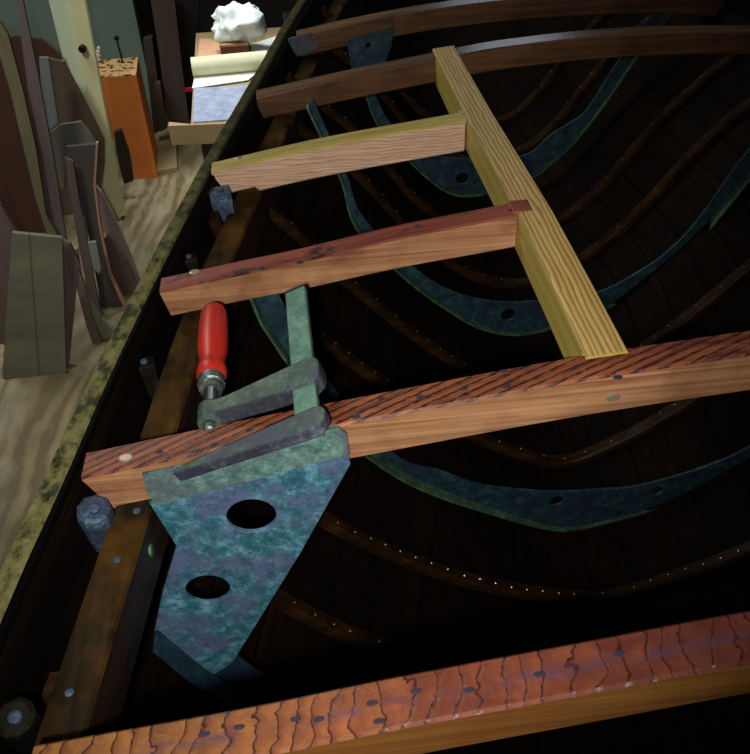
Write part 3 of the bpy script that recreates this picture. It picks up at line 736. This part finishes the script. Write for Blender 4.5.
# stick with a black knob on the box, dark bark strip beside it
p = atz(123, 63, zt); st = thing('awl', 'thin dark awl with a round black knob standing on the orange box', 'tool', p)
bm = bmesh.new(); lathe(bm, [(0, .0035), (.085, .003)], p, (-.05, 0, 1), 8); link('shaft', bm, M_black, st)
bm = bmesh.new(); bmesh.ops.create_icosphere(bm, subdivisions=2, radius=.009, matrix=Matrix.Translation(p+Vector((-.004, 0, .09)))); link('knob', bm, M_black, st)
bm = bmesh.new(); p = atz(102, 62, zt)
for q in range(4): bmesh.ops.create_icosphere(bm, subdivisions=2, radius=.013-.002*q, matrix=Matrix.Translation(p+Vector((-.012+.004*q, 0, .012+.013*q))))
setp(link('crumpled_paper', bm, flat('white_paper', srgb(196, 196, 180), .1), origin=p), 'small white paper scrap on the left corner of the orange box', 'paper')
panel('bark_strip', 'ragged dark bark strip leaning on the foot of the orange box', 'wood', [(114, 132), (121, 130), (125, 142), (128, 150), (131, 165), (133, 181), (124, 184), (119, 165), (116, 150)], 2.95, .02, .02, srgb(52, 46, 34), var=.6, gr=(60, 60, 30))
# things right of the box: timbers, dark post, bench
panel('plank', 'dark timber standing between the orange box and the dark post', 'board', [(143, 40), (152, 38), (158, 84), (162, 130), (154, 134), (149, 90)], 3.4, .02, .04, srgb(60, 50, 38))
panel('plank', 'slim brown timber beside the dark post', 'board', [(155, 84), (160, 83), (167, 128), (161, 132)], 3.36, .02, .03, srgb(78, 62, 42))
panel('dark_post', 'dark brown upright post left of the workbench', 'post', [(150, -4), (174, -4), (180, 50), (189, 124), (168, 126), (160, 60)], 3.42, 0, .05, srgb(70, 58, 52), gr=(40, 40, 4))
panel('gap_shade_sheet', 'black filler sheet for the dark gap behind the post beside the workbench', 'sheet', [(172, 0), (199, 0), (196, 40), (194, 90), (191, 120), (182, 120)], 3.5, 0, .01, srgb(20, 18, 18))  # sheet added to darken the gap between post and bench
panel('red_strap', 'red strap end beside the dark post', 'strap', [(185, 88), (194, 87), (194, 91), (185, 92)], 3.38, 0, .006, srgb(176, 30, 44))
# low plywood piece on the floor behind the box
P = [Vector((p.x, p.y, FLOOR)) for p in [atz(153, 177, FLOOR), atz(178, 172, FLOOR), atz(176, 130, FLOOR), atz(154, 135, FLOOR)]]
bm = bmesh.new(); prism(bm, P, (0, 0, .02)); setp(link('plywood_offcut', bm, flat('tan_ply', srgb(148, 126, 88), .12, grainy=(14, 4, 4)), origin=P[0]), 'tan plywood offcut lying on the floor right of the orange box', 'board')
# bench
BZ = -.42
wb = thing('workbench', 'low workbench in bright light left of the boat', 'workbench', (-.2, 2.6, FLOOR))
f0, f1 = atz(191, 124, BZ), atz(262, 117, BZ)
f1.x = min(f1.x, -.0)
M_bench = flat('bench_tan', srgb(150, 128, 92), .12, grainy=(6, 30, 30)); M_benchd = flat('bench_dark', srgb(58, 46, 36), .2)
k0 = atz(196, 33, BZ); k1 = Vector((f1.x+.1, k0.y, BZ))
bm = bmesh.new(); prism(bm, [f0, f1, k1, k0], (0, 0, -.035)); link('bench_top', bm, M_bench, wb)
g0, g1 = atz(168, 126, BZ), f1+Vector((0, -.01, 0)); bm = bmesh.new(); prism(bm, [g0, g1+Vector((0, -.03, 0)), g1, f0, g0+Vector((0, .03, 0))], (0, 0, -.06)); link('front_rail', bm, M_bench, wb)
bm = bmesh.new(); prism(bm, [f0+Vector((.015, .03, -.035)), f1+Vector((0, .03, -.035)), f1+Vector((0, .05, -.035)), f0+Vector((.015, .05, -.035))], (0, 0, FLOOR-BZ+.035)); link('front_board', bm, M_benchd, wb)
for qx, qy in ((f0.x+.03, k0.y-.05), (f1.x-.02, k0.y-.05)):
    bm = bmesh.new(); box(bm, (qx-.02, qy-.02, FLOOR), (qx+.02, qy+.02, BZ-.035)); link('leg', bm, M_benchd, wb)
def slab(name, label, cat, pts, z, th, mat):
    P = [atz(x, y, z) for x, y in pts]; bm = bmesh.new(); prism(bm, [Vector((p.x, p.y, z-th)) for p in P], (0, 0, th))
    return setp(link(name, bm, mat, origin=(P[0].x, P[0].y, z-th)), label, cat)
def bluesheet():
    w = N('blue_grey_sheet', .4); n = w.noise(w.map(), 30, 6, .7)
    return w.col(w.ramp(n, [(.35, srgb(126, 134, 160)), (.6, srgb(158, 166, 188)), (.75, srgb(196, 196, 204))])).m
slab('blue_sheet', 'speckled blue-grey sheet lying on the workbench front', 'sheet', [(193, 122), (246, 118), (262, 84), (194, 88)], BZ+.004, .004, bluesheet())
M_white = flat('white_paper', srgb(222, 226, 214), .05, 12)
slab('paper_sheet', 'white paper sheet unrolled on the workbench before the paper roll', 'paper', [(192, 88), (248, 80), (262, 68), (196, 72)], BZ+.0065, .002, M_white)
pa, pb = atz(192, 67, BZ+.035), atz(268, 60, BZ+.035)
bm = bmesh.new(); L_ = (pb-pa).length; lathe(bm, [(0, .018), (0, .03), (L_, .03), (L_, .018)], pa, pb-pa, 24)
setp(link('paper_roll', bm, flat('cream_paper', srgb(206, 204, 170), .05), origin=pa, smooth=1), 'thick cream paper roll lying across the workbench', 'paper')
slab('cardboard', 'flat tan cardboard piece at the back of the workbench', 'cardboard', [(197, 60), (224, 58), (222, 40), (200, 38)], BZ+.004, .004, flat('cardboard', srgb(196, 152, 118), .1))
slab('white_board', 'white board on the workbench beside the brown box', 'sheet', [(250, 60), (276, 56), (276, 36), (252, 44)], BZ+.004, .004, M_white)
pb_ = [atz(222, 61, BZ), atz(250, 59, BZ)]
bb = thing('brown_box', 'small dark brown box under the crumpled white bag on the workbench', 'box', pb_[0])
bm = bmesh.new(); w_ = (pb_[1]-pb_[0]).x; box(bm, (pb_[0].x, pb_[0].y, BZ), (pb_[0].x+w_, pb_[0].y+.12, BZ+.045), .002); link('box_body', bm, flat('brown_box', srgb(98, 56, 46), .15), bb)
bm = bmesh.new(); box(bm, (pb_[0].x-.002, pb_[0].y-.002, BZ+.0455), (pb_[0].x+w_+.002, pb_[0].y+.122, BZ+.053), .001); link('lid', bm, flat('brown_box_lid', srgb(150, 118, 84), .15), bb)
# crumpled white bag
bm = bmesh.new(); c0 = Vector((pb_[0].x+w_*.72, pb_[0].y+.06, BZ+.098))
bmesh.ops.create_icosphere(bm, subdivisions=4, radius=1)
from mathutils import noise as mn
for v in bm.verts:
    d = v.co.normalized(); k = 1+.38*mn.noise(d*2.1+Vector((3, 1, 5)))+.2*abs(mn.noise(d*5))+.08*mn.noise(d*11)
    v.co = c0+Vector((d.x*.082*k, d.y*.06*k, max(-.0515, d.z*.066*k)))
setp(link('crumpled_bag', bm, flat('white_plastic', srgb(226, 234, 232), .06, 10, rough=.4), origin=c0, smooth=1, autos=60), 'crumpled white plastic bag heaped on the small brown box', 'bag')
# dim clutter on the floor past the bench
for i, (px, py, w_, h_, col, nm, lab) in enumerate([(212, 12, .10, .10, srgb(44, 30, 28), 'crate', 'dark crate on the floor beyond the workbench, left of the white bag'), (240, 4, .08, .08, srgb(70, 60, 60), 'tin', 'grey tin in the dark beyond the workbench'), (278, 14, .14, .10, srgb(88, 50, 38), 'crate', 'red-brown crate beyond the workbench at the rail')]):
    p = atz(px, py+8, FLOOR); bm = bmesh.new(); 
    if nm == 'tin': lathe(bm, [(0, w_/2), (.004, w_/2+.003), (h_, w_/2), (h_, w_/2-.006), (h_-.008, w_/2-.008)], p, (0, 0, 1), 20)
    else:
        box(bm, (p.x-w_, p.y, FLOOR), (p.x+w_, p.y+w_, FLOOR+h_), .003)
    setp(link(nm, bm, flat(nm+'_finish', col, .3), origin=p), lab, nm)

# ------------------------------------------------------------------ light
def light(kind, name, loc, target, energy, color=(1, 1, 1), **kw):
    l = bpy.data.lights.new(name, kind); l.energy = energy; l.color = color
    for a, b in kw.items(): setattr(l, a, b)
    o = bpy.data.objects.new(name, l); C.objects.link(o); o.location = loc
    o.rotation_euler = (Vector(target)-Vector(loc)).to_track_quat('-Z', 'Y').to_euler(); return o
light('SPOT', 'flash', (-.04, -.12, .66), (-.02, .8, .0), 47, (1, .97, .92), spot_size=math.radians(70), spot_blend=1., shadow_soft_size=.02)
light('SPOT', 'bench_light', (-.36, 2.95, .9), (-.2, 2.72, -.42), 75, (.9, .96, 1), spot_size=math.radians(50), spot_blend=.5, shadow_soft_size=.15)  # added spot, stands in for the unseen window light on the bench
light('AREA', 'shop_tube', (-1.2, 2.6, 1.5), (-.8, 2.8, -.9), 24, (.96, 1, .92), shape='RECTANGLE', size=1.2, size_y=.3)
light('SPOT', 'pile_fill_light', (-1.0, 1.2, 1.5), (-.78, 2.25, -.6), 95, (1, .98, .9), spot_size=math.radians(66), spot_blend=1., shadow_soft_size=.2)  # added frontal fill on the leaning pile, not a lamp of the shop
light('AREA', 'far_window', (.82, 3.6, .85), (.4, 1.5, 0), 1.3, (.72, .82, 1), shape='RECTANGLE', size=.5, size_y=.4)
w = bpy.data.worlds.new('world'); S.world = w; w.use_nodes = True
w.node_tree.nodes['Background'].inputs['Color'].default_value = (.55, .65, 1, 1)
w.node_tree.nodes['Background'].inputs['Strength'].default_value = .008
